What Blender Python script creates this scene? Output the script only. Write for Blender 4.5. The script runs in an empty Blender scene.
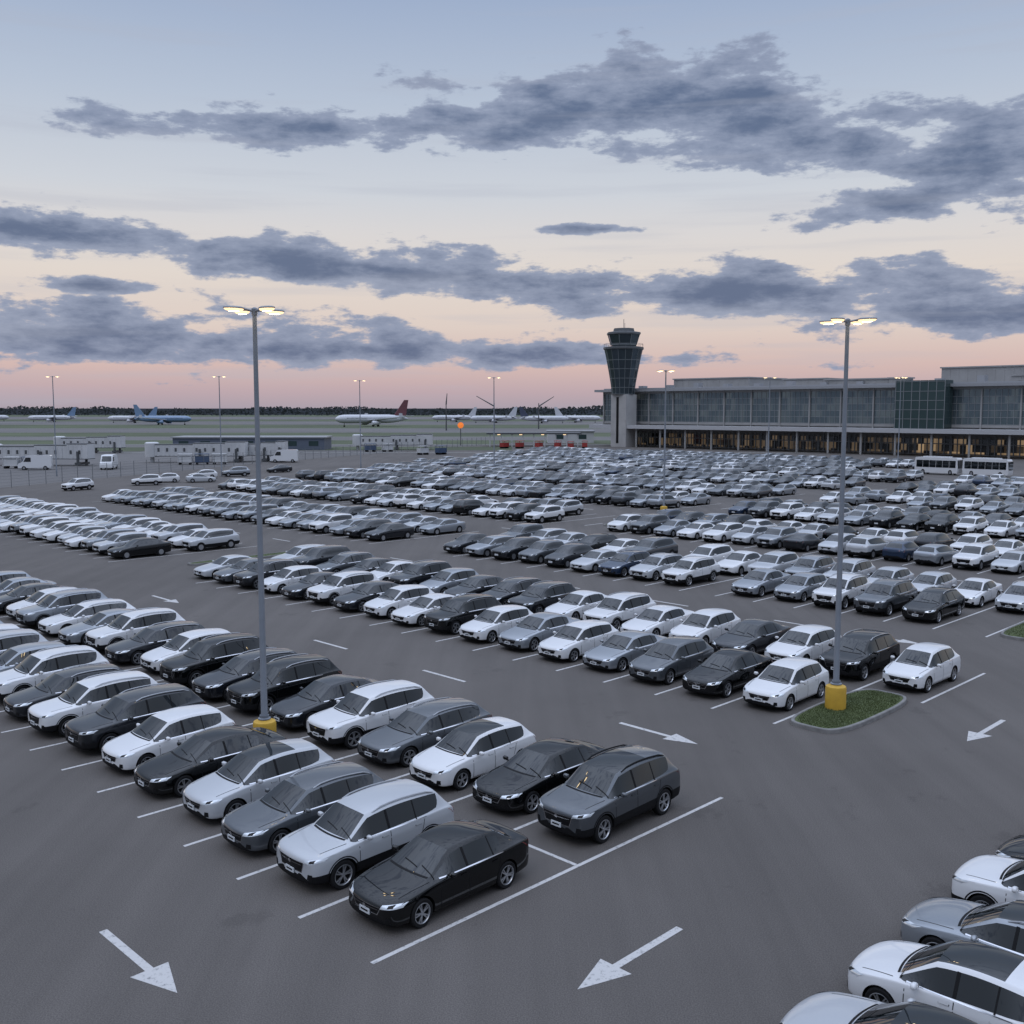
import bpy, bmesh, math, random
from mathutils import Vector, Matrix
from mathutils.bvhtree import BVHTree
random.seed(7)
scene = bpy.context.scene
scene.view_settings.view_transform = 'Standard'
scene.view_settings.look = 'None'
scene.view_settings.exposure = 0
COL = scene.collection
R2 = math.sqrt(2.0)
CSV = (.85, .885, .875)   # car scale
rs_ = random.Random(11)
def cscale():
    return (CSV[0] * rs_.uniform(.97, 1.03), CSV[1] * rs_.uniform(.98, 1.02), CSV[2] * rs_.uniform(.965, 1.04))
def W(a, b, z=0.0):
    return Vector(((a - b) / R2, (a + b) / R2, z))
def lin(c):
    c = c / 255.0
    return c / 12.92 if c <= 0.04045 else ((c + 0.055) / 1.055) ** 2.4
def S(r, g, b):
    return (lin(r), lin(g), lin(b), 1.0)

# ------------------------------------------------------------ materials
MATS = {}
def mat(name, color, rough=0.6, metal=0.0, coat=0.0, emit=None, estr=0.0, spec=0.5, noise=0.0, nscale=3.0, crough=.01):
    if name in MATS: return MATS[name]
    m = bpy.data.materials.new(name); m.use_nodes = True
    nt = m.node_tree; p = nt.nodes['Principled BSDF']
    c = tuple(color[:3]) + (1.0,)
    p.inputs['Base Color'].default_value = c
    p.inputs['Roughness'].default_value = rough
    p.inputs['Metallic'].default_value = metal
    p.inputs['Coat Weight'].default_value = coat
    p.inputs['Coat Roughness'].default_value = crough
    p.inputs['Specular IOR Level'].default_value = spec
    if emit:
        p.inputs['Emission Color'].default_value = tuple(emit[:3]) + (1.0,)
        p.inputs['Emission Strength'].default_value = estr
    if noise > 0:
        tc = nt.nodes.new('ShaderNodeTexCoord')
        n = nt.nodes.new('ShaderNodeTexNoise'); n.inputs['Scale'].default_value = nscale; n.inputs['Detail'].default_value = 4
        mr = nt.nodes.new('ShaderNodeMapRange')
        mr.inputs['From Min'].default_value = 0.3; mr.inputs['From Max'].default_value = 0.7
        mr.inputs['To Min'].default_value = 1 - noise; mr.inputs['To Max'].default_value = 1 + noise
        vm = nt.nodes.new('ShaderNodeVectorMath'); vm.operation = 'SCALE'
        vm.inputs[0].default_value = c[:3]
        nt.links.new(tc.outputs['Object'], n.inputs['Vector'])
        nt.links.new(n.outputs['Fac'], mr.inputs['Value'])
        nt.links.new(mr.outputs['Result'], vm.inputs['Scale'])
        nt.links.new(vm.outputs['Vector'], p.inputs['Base Color'])
    MATS[name] = m
    return m

PAINT = {
 'white':  mat('paint_white', (.60, .605, .615), .4, 0, .8, spec=.3),
 'pearl':  mat('paint_pearl', (.42, .435, .455), .33, .15, .8, spec=.3),
 'silver': mat('paint_silver', (.25, .27, .295), .30, .5, .9, spec=.3),
 'gray':   mat('paint_gray', (.080, .088, .098), .30, .5, 1.0, spec=.1),
 'dark':   mat('paint_dark', (.013, .015, .019), .30, .4, 1.0, spec=.03),
 'black':  mat('paint_black', (.0025, .003, .0035), .4, 0, 1.0, spec=.0),
 'blue':   mat('paint_blue', (.014, .03, .065), .32, .35, 1.0, spec=.1),
 'red':    mat('paint_red', (.2, .015, .015), .38, .1, .9, spec=.2),
}
GLASS = mat('car_glass', (.003, .005, .006), .01, 0, 0, spec=.75)
BLACK = mat('black_trim', (.008, .008, .009), .6, spec=.15)
TYRE = mat('tyre_rubber', (.011, .011, .012), .85, spec=.2)
RIM = mat('rim_alloy', (.42, .43, .45), .3, .8)
CHROME = mat('chrome_trim', (.6, .6, .62), .15, 1)
HEADL = mat('headlight_lens', (.62, .65, .68), .08, .5, 1.0)
TAILL = mat('tail_light_lens', (.22, .01, .01), .15, 0, 1.0)
PLATE = mat('licence_plate', (.55, .57, .59), .4)
INTK = mat('grille_black', (.006, .006, .007), .4, spec=.25)

def asphalt():
    m = bpy.data.materials.new('asphalt'); m.use_nodes = True
    nt = m.node_tree; N = nt.nodes; L = nt.links; p = N['Principled BSDF']
    tc = N.new('ShaderNodeTexCoord')
    def noise(scale, det, vec=None, rough=.6):
        n = N.new('ShaderNodeTexNoise'); n.noise_dimensions = '2D'; n.inputs['Scale'].default_value = scale
        n.inputs['Detail'].default_value = det; n.inputs['Roughness'].default_value = rough
        L.new(vec or tc.outputs['Object'], n.inputs['Vector']); return n.outputs['Fac']
    def mr(s, a, b, c, d):
        n = N.new('ShaderNodeMapRange'); L.new(s, n.inputs['Value'])
        for k, v in zip(('From Min', 'From Max', 'To Min', 'To Max'), (a, b, c, d)): n.inputs[k].default_value = v
        return n.outputs['Result']
    def mul(a, b):
        n = N.new('ShaderNodeMath'); n.operation = 'MULTIPLY'; L.new(a, n.inputs[0]); L.new(b, n.inputs[1]); return n.outputs[0]
    mp = N.new('ShaderNodeMapping'); mp.inputs['Rotation'].default_value = (0, 0, math.radians(-45)); mp.inputs['Scale'].default_value = (1.0, .05, 1)
    L.new(tc.outputs['Object'], mp.inputs['Vector'])
    st = mr(noise(.9, 3, mp.outputs['Vector']), .3, .7, .91, 1.07)
    big = mr(noise(.07, 8, None, .62), .3, .7, .88, 1.10)
    fine = mr(noise(38, 2), .25, .75, .70, 1.30)
    spots = mr(noise(.5, 6, None, .72), .64, .70, 1.0, .86)
    f = mul(mul(st, big), mul(fine, spots))
    vm = N.new('ShaderNodeVectorMath'); vm.operation = 'SCALE'; vm.inputs[0].default_value = (.107, .097, .090)
    L.new(f, vm.inputs['Scale']); L.new(vm.outputs[0], p.inputs['Base Color'])
    p.inputs['Roughness'].default_value = .8; p.inputs['Specular IOR Level'].default_value = .2
    return m
ASPH = asphalt()
def paintmark():
    m = bpy.data.materials.new('road_paint'); m.use_nodes = True
    nt = m.node_tree; N = nt.nodes; L = nt.links; p = N['Principled BSDF']
    tc = N.new('ShaderNodeTexCoord'); n = N.new('ShaderNodeTexNoise'); n.noise_dimensions = '2D'; n.inputs['Scale'].default_value = 9; n.inputs['Detail'].default_value = 7; n.inputs['Roughness'].default_value = .7
    L.new(tc.outputs['Object'], n.inputs['Vector'])
    r = N.new('ShaderNodeValToRGB'); r.color_ramp.elements[0].position = .30; r.color_ramp.elements[0].color = (.2, .2, .2, 1)
    r.color_ramp.elements[1].position = .46; r.color_ramp.elements[1].color = (.47, .46, .45, 1)
    L.new(n.outputs['Fac'], r.inputs[0]); L.new(r.outputs[0], p.inputs['Base Color']); p.inputs['Roughness'].default_value = .7
    return m
MARK = paintmark()

# ------------------------------------------------------------ mesh helpers
class Geo:
    def __init__(s): s.v = []; s.f = []; s.m = []
    def add(s, v, f, mi=0):
        o = len(s.v); s.v += [tuple(x) for x in v]; s.f += [tuple(i + o for i in q) for q in f]
        s.m += (list(mi) if isinstance(mi, (list, tuple)) else [mi] * len(f)); return s
    def box(s, x0, x1, y0, y1, z0, z1, mi=0, M=None):
        v = [Vector((x, y, z)) for z in (z0, z1) for y in (y0, y1) for x in (x0, x1)]
        if M is not None: v = [M @ q for q in v]
        return s.add(v, [(0, 2, 3, 1), (4, 5, 7, 6), (0, 1, 5, 4), (2, 6, 7, 3), (0, 4, 6, 2), (1, 3, 7, 5)], mi)
    def lathe(s, prof, n=24, mi=0, axis='z', M=None, cap=True, off=(0, 0, 0)):
        vs = []
        for (r, h) in prof:
            for i in range(n):
                t = 2 * math.pi * i / n; c, d = r * math.cos(t), r * math.sin(t)
                q = {'z': (c, d, h), 'y': (c, h, d), 'x': (h, c, d)}[axis]
                q = Vector(q) + Vector(off)
                vs.append(M @ q if M is not None else q)
        fs = []
        for k in range(len(prof) - 1):
            for i in range(n):
                j = (i + 1) % n; fs.append((k * n + i, k * n + j, (k + 1) * n + j, (k + 1) * n + i))
        if cap:
            fs.append(tuple(range(n))[::-1]); fs.append(tuple((len(prof) - 1) * n + i for i in range(n)))
        return s.add(vs, fs, mi)
    def tube(s, p, q, r0, r1=None, n=8, mi=0):
        r1 = r0 if r1 is None else r1; p = Vector(p); q = Vector(q); d = q - p
        M = Matrix.Translation(p) @ d.to_track_quat('Z', 'Y').to_matrix().to_4x4()
        return s.lathe([(r0, 0), (r1, d.length)], n, mi, 'z', M)
    def mesh(s, name, mats, smooth=False, sharp=40, fix=True):
        me = bpy.data.meshes.new(name); me.from_pydata(s.v, [], s.f)
        for m in mats: me.materials.append(m)
        me.polygons.foreach_set('material_index', s.m)
        if fix:
            bm = bmesh.new(); bm.from_mesh(me); bmesh.ops.recalc_face_normals(bm, faces=bm.faces); bm.to_mesh(me); bm.free()
        if smooth:
            me.polygons.foreach_set('use_smooth', [True] * len(me.polygons))
            me.set_sharp_from_angle(angle=math.radians(sharp))
        me.update(); return me
def obj(name, me, parent=None, loc=None, rot=0.0, label=None, cat=None, group=None, kind=None):
    o = bpy.data.objects.new(name, me); COL.objects.link(o)
    if parent: o.parent = parent
    if loc is not None: o.location = loc
    if rot: o.rotation_euler = (0, 0, rot)
    if label: o['label'] = label
    if cat: o['category'] = cat
    if group: o['group'] = group
    if kind: o['kind'] = kind
    return o
def sheet(name, pts, z, m, kind='structure'):
    g = Geo(); g.add([(p[0], p[1], z) for p in pts], [tuple(range(len(pts)))])
    return obj(name, g.mesh(name, [m]), kind=kind)

# ------------------------------------------------------------ cars
def section(st):
    x, w, zb, zl, zt, wt, kind, bow = st
    h = zl - zb
    P = [(0, zb), (.8 * w, zb), (.965 * w, zb + .07), (w, zb + h * .42), (.99 * w, zb + h * .80), (.955 * w, zl)]
    if kind == 'g':
        P += [(.925 * w, zl + .02), (wt, zt - .095), (wt - .075, zt - .03), (wt * .5, zt - .004), (0, zt)]
    else:
        d = zt - zl
        P += [(.915 * w, zl + .3 * d), (.80 * w, zl + .62 * d), (.73 * w, zl + .76 * d), (.4 * w, zl + .96 * d), (0, zt)]
    out = []
    for (y, z) in P: out.append((x + bow * (1 - (y / w) ** 2), y, z))
    return out + [(p[0], -p[1], p[2]) for p in out[9:0:-1]]
TYPES = {
 'sedan': dict(L=4.72, R=.335, ax=(.93, 3.72), cowl=5, wt=6, rt=9, rb=10, kinds='four-door sedan', st=[
   (.06,.66,.25,.56,.60,0,'h',-.07),(.14,.79,.19,.63,.67,0,'h',-.12),(.36,.88,.17,.71,.75,0,'h',-.12),(.75,.915,.17,.78,.84,0,'h',-.1),(1.15,.92,.17,.84,.905,0,'h',-.1),
   (1.42,.92,.17,.875,.95,0,'h',-.16),(2.12,.92,.17,.905,1.37,.61,'g',-.1),(2.65,.92,.17,.92,1.445,.61,'g',0),(3.2,.92,.17,.94,1.425,.60,'g',0),(3.62,.918,.17,.955,1.33,.585,'g',.04),
   (4.12,.91,.19,.98,1.06,0,'h',.12),(4.45,.885,.21,.985,1.045,0,'h',.1),(4.62,.83,.25,.95,1.0,0,'h',.08),(4.68,.70,.32,.86,.90,0,'h',.06)],
   hl=[(.47,.575),(.85,.635),(.86,.725),(.50,.655)], gr=[(-.36,.43),(.36,.43),(.46,.585),(-.46,.585)], ik=[(-.56,.24),(.56,.24),(.50,.34),(-.50,.34)], fog=(.60,.74,.30,.42), pl=.37,
   tl=[(.42,.84),(.86,.82),(.86,.95),(.42,.93)], doors=(1.5,2.42,3.4), clad=False, rails=False),
 'suv': dict(L=4.65, R=.37, ax=(.90, 3.66), cowl=5, wt=6, rt=9, rb=10, kinds='utility car', st=[
   (.06,.70,.33,.77,.83,0,'h',-.06),(.13,.82,.26,.86,.91,0,'h',-.1),(.34,.90,.24,.93,.98,0,'h',-.1),(.72,.935,.24,.975,1.035,0,'h',-.08),(1.06,.94,.24,1.0,1.075,0,'h',-.08),
   (1.26,.94,.24,1.02,1.11,0,'h',-.15),(1.85,.935,.24,1.045,1.58,.66,'g',-.1),(2.45,.935,.24,1.07,1.675,.67,'g',0),(3.2,.935,.24,1.095,1.68,.665,'g',0),(4.05,.93,.24,1.13,1.61,.64,'g',.05),
   (4.40,.91,.27,1.12,1.20,0,'h',.08),(4.50,.89,.30,1.06,1.13,0,'h',.07),(4.58,.84,.34,.96,1.02,0,'h',.06),(4.62,.72,.40,.85,.90,0,'h',.05)],
   hl=[(.49,.785),(.87,.845),(.88,.93),(.52,.865)], gr=[(-.40,.55),(.40,.55),(.48,.79),(-.48,.79)], ik=[(-.56,.34),(.56,.34),(.48,.46),(-.48,.46)], fog=(.61,.76,.42,.56), pl=.47,
   tl=[(.48,.98),(.88,.94),(.88,1.08),(.48,1.07)], doors=(1.38,2.36,3.35), clad=True, rails=True),
 'hatch': dict(L=4.32, R=.325, ax=(.86, 3.45), cowl=5, wt=6, rt=9, rb=10, kinds='compact hatchback', st=[
   (.06,.64,.26,.60,.65,0,'h',-.07),(.14,.77,.20,.67,.72,0,'h',-.12),(.34,.86,.18,.75,.80,0,'h',-.12),(.68,.895,.18,.82,.88,0,'h',-.1),(1.0,.90,.18,.87,.95,0,'h',-.1),
   (1.22,.90,.18,.90,.99,0,'h',-.16),(1.88,.90,.18,.93,1.43,.61,'g',-.1),(2.4,.90,.18,.95,1.52,.62,'g',0),(3.0,.90,.18,.975,1.51,.61,'g',0),(3.74,.895,.18,1.0,1.43,.585,'g',.05),
   (4.06,.88,.21,1.01,1.08,0,'h',.1),(4.18,.86,.24,.96,1.02,0,'h',.08),(4.25,.80,.28,.86,.92,0,'h',.06),(4.28,.68,.34,.76,.8,0,'h',.05)],
   hl=[(.46,.62),(.83,.68),(.84,.77),(.49,.70)], gr=[(-.34,.47),(.34,.47),(.43,.62),(-.43,.62)], ik=[(-.54,.26),(.54,.26),(.48,.38),(-.48,.38)], fog=(.58,.72,.32,.45), pl=.40,
   tl=[(.50,.86),(.84,.82),(.84,.98),(.50,.96)], doors=(1.32,2.25,3.1), clad=False, rails=False),
 'wagon': dict(L=4.78, R=.345, ax=(.93, 3.76), cowl=5, wt=6, rt=9, rb=10, kinds='estate car', st=[
   (.06,.67,.27,.62,.67,0,'h',-.07),(.14,.80,.21,.69,.74,0,'h',-.12),(.36,.885,.19,.77,.81,0,'h',-.12),(.75,.92,.19,.83,.89,0,'h',-.1),(1.12,.925,.19,.88,.955,0,'h',-.1),
   (1.38,.925,.19,.91,1.0,0,'h',-.16),(2.06,.925,.19,.94,1.43,.63,'g',-.1),(2.65,.925,.19,.96,1.52,.63,'g',0),(3.4,.92,.19,.99,1.52,.62,'g',0),(4.18,.915,.19,1.02,1.44,.60,'g',.05),
   (4.52,.90,.22,1.03,1.10,0,'h',.1),(4.64,.88,.25,.97,1.03,0,'h',.08),(4.71,.82,.30,.87,.93,0,'h',.06),(4.74,.70,.36,.76,.8,0,'h',.05)],
   hl=[(.48,.635),(.86,.70),(.87,.79),(.51,.72)], gr=[(-.38,.46),(.38,.46),(.46,.645),(-.46,.645)], ik=[(-.56,.27),(.56,.27),(.50,.38),(-.50,.38)], fog=(.60,.75,.34,.46), pl=.40,
   tl=[(.48,.88),(.87,.85),(.87,.99),(.48,.97)], doors=(1.46,2.42,3.4), clad=False, rails=True),
}
# material idx: 0 paint 1 windscreen 2 side glass 3 rear glass 4 black 5 sunroof
def cage(T, sunroof=False):
    rings = [section(s) for s in T['st']]
    def cap(r, dx):
        c = [sum(p[i] for p in r) / len(r) for i in range(3)]
        return [(p[0] + dx, c[1] + (p[1] - c[1]) * .6, c[2] + (p[2] - c[2]) * .6) for p in r]
    rings = [cap(rings[0], -.025)] + rings + [cap(rings[-1], .02)]
    V = [p for r in rings for p in r]; n = 20; F = []; MI = []
    for k in range(len(rings) - 1):
        for j in range(n):
            s = j if j < 10 else 19 - j; i = k - 1; m = 0
            if s <= 1: m = 4
            if s == 2 and T['clad'] and 0 <= i: m = 4
            if s == 6 and T['cowl'] <= i < T['rt']: m = 2
            if s >= 8 and i == T['cowl']: m = 1
            if s >= 8 and i == T['rt']: m = 3
            if sunroof and s >= 8 and i in (T['wt'], T['wt'] + 1): m = 5
            F.append((k * n + j, k * n + (j + 1) % n, (k + 1) * n + (j + 1) % n, (k + 1) * n + j)); MI.append(m)
    F.append(tuple(range(n))[::-1]); MI.append(0)
    F.append(tuple((len(rings) - 1) * n + j for j in range(n))); MI.append(0)
    return V, F, MI, n
def body_mesh(T, lev, arches, sunroof=False):
    V, F, MI, n = cage(T, sunroof)
    me = bpy.data.meshes.new('cage'); me.from_pydata(V, [], F); me.polygons.foreach_set('material_index', MI)
    for i in range(6): me.materials.append(BLACK)
    bm = bmesh.new(); bm.from_mesh(me); bmesh.ops.recalc_face_normals(bm, faces=bm.faces)
    cl = bm.edges.layers.float.get('crease_edge') or bm.edges.layers.float.new('crease_edge')
    for e in bm.edges:
        a, b = e.verts[0].index, e.verts[1].index; ka, kb = a // n, b // n; ja, jb = a % n, b % n
        sa = ja if ja <= 10 else 20 - ja; sb = jb if jb <= 10 else 20 - jb
        if ka != kb and sa == sb:
            i = min(ka, kb) - 1
            if sa == 5: e[cl] = .65
            if sa == 4 and 1 < i < 12: e[cl] = .55
            if sa == 6 and T['cowl'] <= i < T['rt']: e[cl] = .8
            if sa in (7, 8) and T['cowl'] <= i <= T['rt']: e[cl] = .65
            if sa == 2: e[cl] = .4
            if sa == 3 and 1 < i < 12: e[cl] = .4
            if sa == 8 and 1 < i < T['cowl']: e[cl] = .5
        elif ka == kb:
            i = ka - 1
            if i in (T['cowl'], T['rb']) and min(sa, sb) >= 6: e[cl] = .8
            if i in (T['wt'], T['rt']) and min(sa, sb) >= 6: e[cl] = .6
    bm.to_mesh(me); bm.free()
    if lev == 0: return me
    o = bpy.data.objects.new('tmp', me); COL.objects.link(o)
    md = o.modifiers.new('s', 'SUBSURF'); md.levels = lev; md.render_levels = lev
    cut = None
    if arches:
        g = Geo()
        for ax in T['ax']:
            for s in (1, -1):
                ys = sorted((s * .60, s * 1.3))
                g.lathe([(T['R'] + .045, ys[0]), (T['R'] + .045, ys[1])], 40, 0, 'y', off=(ax, 0, T['R'] + .005))
        cut = obj('cut', g.mesh('cut', [BLACK]))
        b = o.modifiers.new('b', 'BOOLEAN'); b.operation = 'DIFFERENCE'; b.object = cut; b.solver = 'EXACT'
    dg = bpy.context.evaluated_depsgraph_get(); dg.update()
    out = bpy.data.meshes.new_from_object(o.evaluated_get(dg))
    bpy.data.objects.remove(o)
    if cut: bpy.data.objects.remove(cut)
    for p in out.polygons:
        c = p.center
        if abs(c.y) > .58:
            for ax in T['ax']:
                ok = all((out.vertices[i].co.x - ax) ** 2 + (out.vertices[i].co.z - T['R'] - .005) ** 2 <= (T['R'] + .049) ** 2 for i in p.vertices)
                if arches and ok: p.material_index = 4
    return out
def data(me):
    return [v.co.copy() for v in me.vertices], [tuple(p.vertices) for p in me.polygons], [p.material_index for p in me.polygons]
def extract(D, pred):
    V, F, MI = D; g = Geo(); mp = {}
    for f, m in zip(F, MI):
        if pred(f, m):
            q = []
            for i in f:
                if i not in mp: mp[i] = len(g.v); g.v.append(tuple(V[i]))
                q.append(mp[i])
            g.f.append(tuple(q)); g.m.append(m)
    return g
def quad(c):
    def f(u, v):
        a = [c[0][k] * (1 - u) + c[1][k] * u for k in (0, 1)]; b = [c[3][k] * (1 - u) + c[2][k] * u for k in (0, 1)]
        return a[0] * (1 - v) + b[0] * v, a[1] * (1 - v) + b[1] * v
    return f
def patch(bvh, side, fn, n, m, off):
    V = []
    for i in range(n + 1):
        for j in range(m + 1):
            p, q = fn(i / n, j / m)
            o, d = {'F': ((-3, p, q), (1, 0, 0)), 'R': ((9, p, q), (-1, 0, 0)), 'L': ((p, 3, q), (0, -1, 0)), 'K': ((p, -3, q), (0, 1, 0)), 'T': ((p, q, 4), (0, 0, -1))}[side]
            h = bvh.ray_cast(Vector(o), Vector(d))
            if h[0] is None:
                h = bvh.find_nearest(Vector({'F': (.3, p, q), 'R': (4.3, p, q), 'L': (p, .9, q), 'K': (p, -.9, q), 'T': (p, q, 1.2)}[side]))
            nn = h[1] if h[1].dot(Vector(d)) < 0 else -h[1]
            V.append(h[0] + nn * off)
    F = [(i * (m + 1) + j, (i + 1) * (m + 1) + j, (i + 1) * (m + 1) + j + 1, i * (m + 1) + j + 1) for i in range(n) for j in range(m)]
    return V, F
def mir(c): return [(-p, q) for p, q in c]
def build_type(tn, sunroof):
    T = TYPES[tn]; me = body_mesh(T, 2, True, sunroof); D = data(me); V, F, MI = D
    full = BVHTree.FromPolygons(V, F)
    sh = Vector((-T['L'] / 2, 0, 0)); parts = []
    body = extract(D, lambda f, m: m in (0, 4, 5))
    z0 = T['st'][2][2]; belt = T['st'][7][3]; top = T['st'][7][4]
    for sd in ('L', 'K'):
        for k, dx in enumerate(T['doors']):
            lo = z0 + .12 if k != 2 else z0 + .42
            body.add(*patch(full, sd, quad([(dx, lo), (dx + .018, lo), (dx + .018 + (.12 if k == 2 else 0), belt - .02), (dx + (.12 if k == 2 else 0), belt - .02)]), 1, 6, .0025), 4)
        body.add(*patch(full, sd, quad([(T['doors'][0], z0 + .11), (T['doors'][2], z0 + .11), (T['doors'][2], z0 + .125), (T['doors'][0], z0 + .125)]), 8, 1, .0025), 4)
        for hx in (T['doors'][1] - .26, T['doors'][2] - .18):
            hz = belt - .115
            body.add(*patch(full, sd, quad([(hx, hz), (hx + .19, hz + .008), (hx + .19, hz + .038), (hx, hz + .03)]), 3, 2, .022), 0)
            body.add(*patch(full, sd, quad([(hx - .01, hz - .008), (hx + .2, hz - .002), (hx + .2, hz + .03), (hx - .01, hz + .022)]), 3, 2, .004), 4)
        for px, ww in ((T['doors'][1], .035), (T['doors'][2] - .12, .018)):
            body.add(*patch(full, sd, quad([(px - ww, belt + .03), (px + ww, belt + .03), (px + ww, top - .13), (px - ww, top - .13)]), 1, 5, .004), 4)
        body.add(*patch(full, sd, quad([(T['doors'][0] + .02, belt - .014), (T['doors'][2] + .2, belt + .012), (T['doors'][2] + .2, belt + .030), (T['doors'][0] + .02, belt + .006)]), 10, 1, .006), 6)
        if T['clad']:
            for ax in T['ax']:
                r0 = T['R'] + .042
                body.add(*patch(full, sd, lambda u, v: (ax + (r0 + v * .06) * math.cos(-.25 + u * 3.64), T['R'] + (r0 + v * .06) * math.sin(-.25 + u * 3.64)), 20, 2, .006), 4)
    body.add(*patch(full, 'F', quad(T['ik']), 8, 2, .006), 4)
    y0, y1, f0, f1 = T['fog']
    for c in ([(y0, f0), (y1, f0), (y1, f1), (y0 + .03, f1)],):
        body.add(*patch(full, 'F', quad(c), 3, 3, .006), 4); body.add(*patch(full, 'F', quad(mir(c)), 3, 3, .006), 4)
    hx0, hx1 = T['st'][2][0] + .05, T['st'][5][0] - .16
    for s in (1, -1):
        body.add(*patch(full, 'T', quad([(hx0, s * .66), (hx1, s * .76), (hx1, s * .776), (hx0, s * .676)]), 8, 1, .0025), 4)
    cx = T['st'][5][0]
    body.add(*patch(full, 'T', lambda u, v: (cx - .005 - .16 * (1 - (2 * u - 1) ** 2 * .55) - v * .055, -.64 + 1.28 * u), 12, 2, .004), 4)
    for wy in (-.28, .3):
        body.add(*patch(full, 'T', quad([(T['st'][5][0] + .05, wy), (T['st'][5][0] - .03, wy - .5), (T['st'][5][0] - .01, wy - .5), (T['st'][5][0] + .07, wy)]), 6, 1, .015), 4)
    parts.append(('body', body, None))
    parts.append(('windscreen', extract(D, lambda f, m: m == 1), [GLASS]))
    parts.append(('rear_window', extract(D, lambda f, m: m == 3), [GLASS]))
    for s in (1, -1):
        parts.append(('side_window', extract(D, lambda f, m: m == 2 and V[f[0]].y * s > 0), [GLASS]))
    for c in (T['hl'], mir(T['hl'])):
        g = Geo(); g.add(*patch(full, 'F', quad(c), 8, 4, .007), 0)
        cc = [(c[0][0] * .55 + c[1][0] * .45, c[0][1] * .5 + c[3][1] * .5 + .0), (c[0][0] * .25 + c[1][0] * .75, c[0][1] * .45 + c[2][1] * .55 - .02), (c[0][0] * .25 + c[1][0] * .75, c[2][1] - .025), (c[0][0] * .55 + c[1][0] * .45, c[3][1] + .01)]
        g.add(*patch(full, 'F', quad(cc), 4, 3, .010), 1)
        parts.append(('headlight', g, [HEADL, INTK]))
    for c in (T['tl'], mir(T['tl'])):
        g = Geo(); g.add(*patch(full, 'R', quad(c), 6, 3, .007), 0); parts.append(('tail_light', g, [TAILL]))
    g = Geo(); (a0, b0), (a1, b1), (a2, b2), (a3, b3) = T['gr']
    g.add(*patch(full, 'F', quad([(a0 - .02, b0 - .016), (a1 + .02, b1 - .016), (a2 + .025, b2 + .014), (a3 - .025, b3 + .014)]), 10, 5, .004), 1)
    g.add(*patch(full, 'F', quad(T['gr']), 10, 5, .009), 0)
    for k in range(1, 5):
        v = k / 5; ww = .36 + .07 * v
        g.add(*patch(full, 'F', quad([(-ww, b0 + (b2 - b0) * v - .007), (ww, b0 + (b2 - b0) * v - .007), (ww, b0 + (b2 - b0) * v + .004), (-ww, b0 + (b2 - b0) * v + .004)]), 8, 1, .016), 2 if k < 4 else 1)
    ez = b2 - .045
    g.add(*patch(full, 'F', lambda u, v: (.055 * v * math.cos(u * 6.2832), ez + .04 * v * math.sin(u * 6.2832)), 16, 2, .022), 1)
    parts.append(('grille', g, [INTK, CHROME, BLACK]))
    h = full.ray_cast(Vector((-3, 0, T['pl'] + .055)), Vector((1, 0, 0)))
    px = (h[0].x if h[0] else .0) - .03
    g = Geo(); g.box(px - .008, px + .02, -.17, .17, T['pl'], T['pl'] + .12, 0); g.box(px - .011, px - .009, -.12, .12, T['pl'] + .045, T['pl'] + .085, 1)
    parts.append(('licence_plate', g, [PLATE, BLACK]))
    if T['rails']:
        for s in (1, -1):
            g = Geo(); x0, x1 = T['st'][6][0] + .15, T['st'][9][0] - .05; pts = []
            for i in range(9):
                x = x0 + (x1 - x0) * i / 8; hh = full.ray_cast(Vector((x, s * (T['st'][7][5] - .05), 4)), Vector((0, 0, -1)))
                pts.append(hh[0] + Vector((0, 0, .05 if 0 < i < 8 else .0)))
            for a, b in zip(pts, pts[1:]): g.tube(a, b, .02, n=6)
            parts.append(('roof_rail', g, [RIM if not sunroof or tn == 'wagon' else BLACK]))
    mx = T['st'][5][0] + .34; mz = belt + .07; my = T['st'][6][1]
    for s in (1, -1):
        bm = bmesh.new(); bmesh.ops.create_icosphere(bm, subdivisions=2, radius=1)
        for v in bm.verts:
            x, y, z = v.co; f = 1.0 / max(abs(x), abs(y), abs(z)) ** .5
            v.co = Vector((mx + x * f * .06 + abs(y) * .02, s * (my + .09) + y * f * .095, mz + z * f * .062))
        g = Geo(); g.add([v.co.copy() for v in bm.verts], [tuple(v.index for v in f.verts) for f in bm.faces], 0); bm.free()
        g.tube((mx, s * (my - .06), mz - .05), (mx, s * (my + .05), mz - .04), .025, n=6, mi=1)
        parts.append(('wing_mirror', g, None))
    return T, parts, sh
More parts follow.
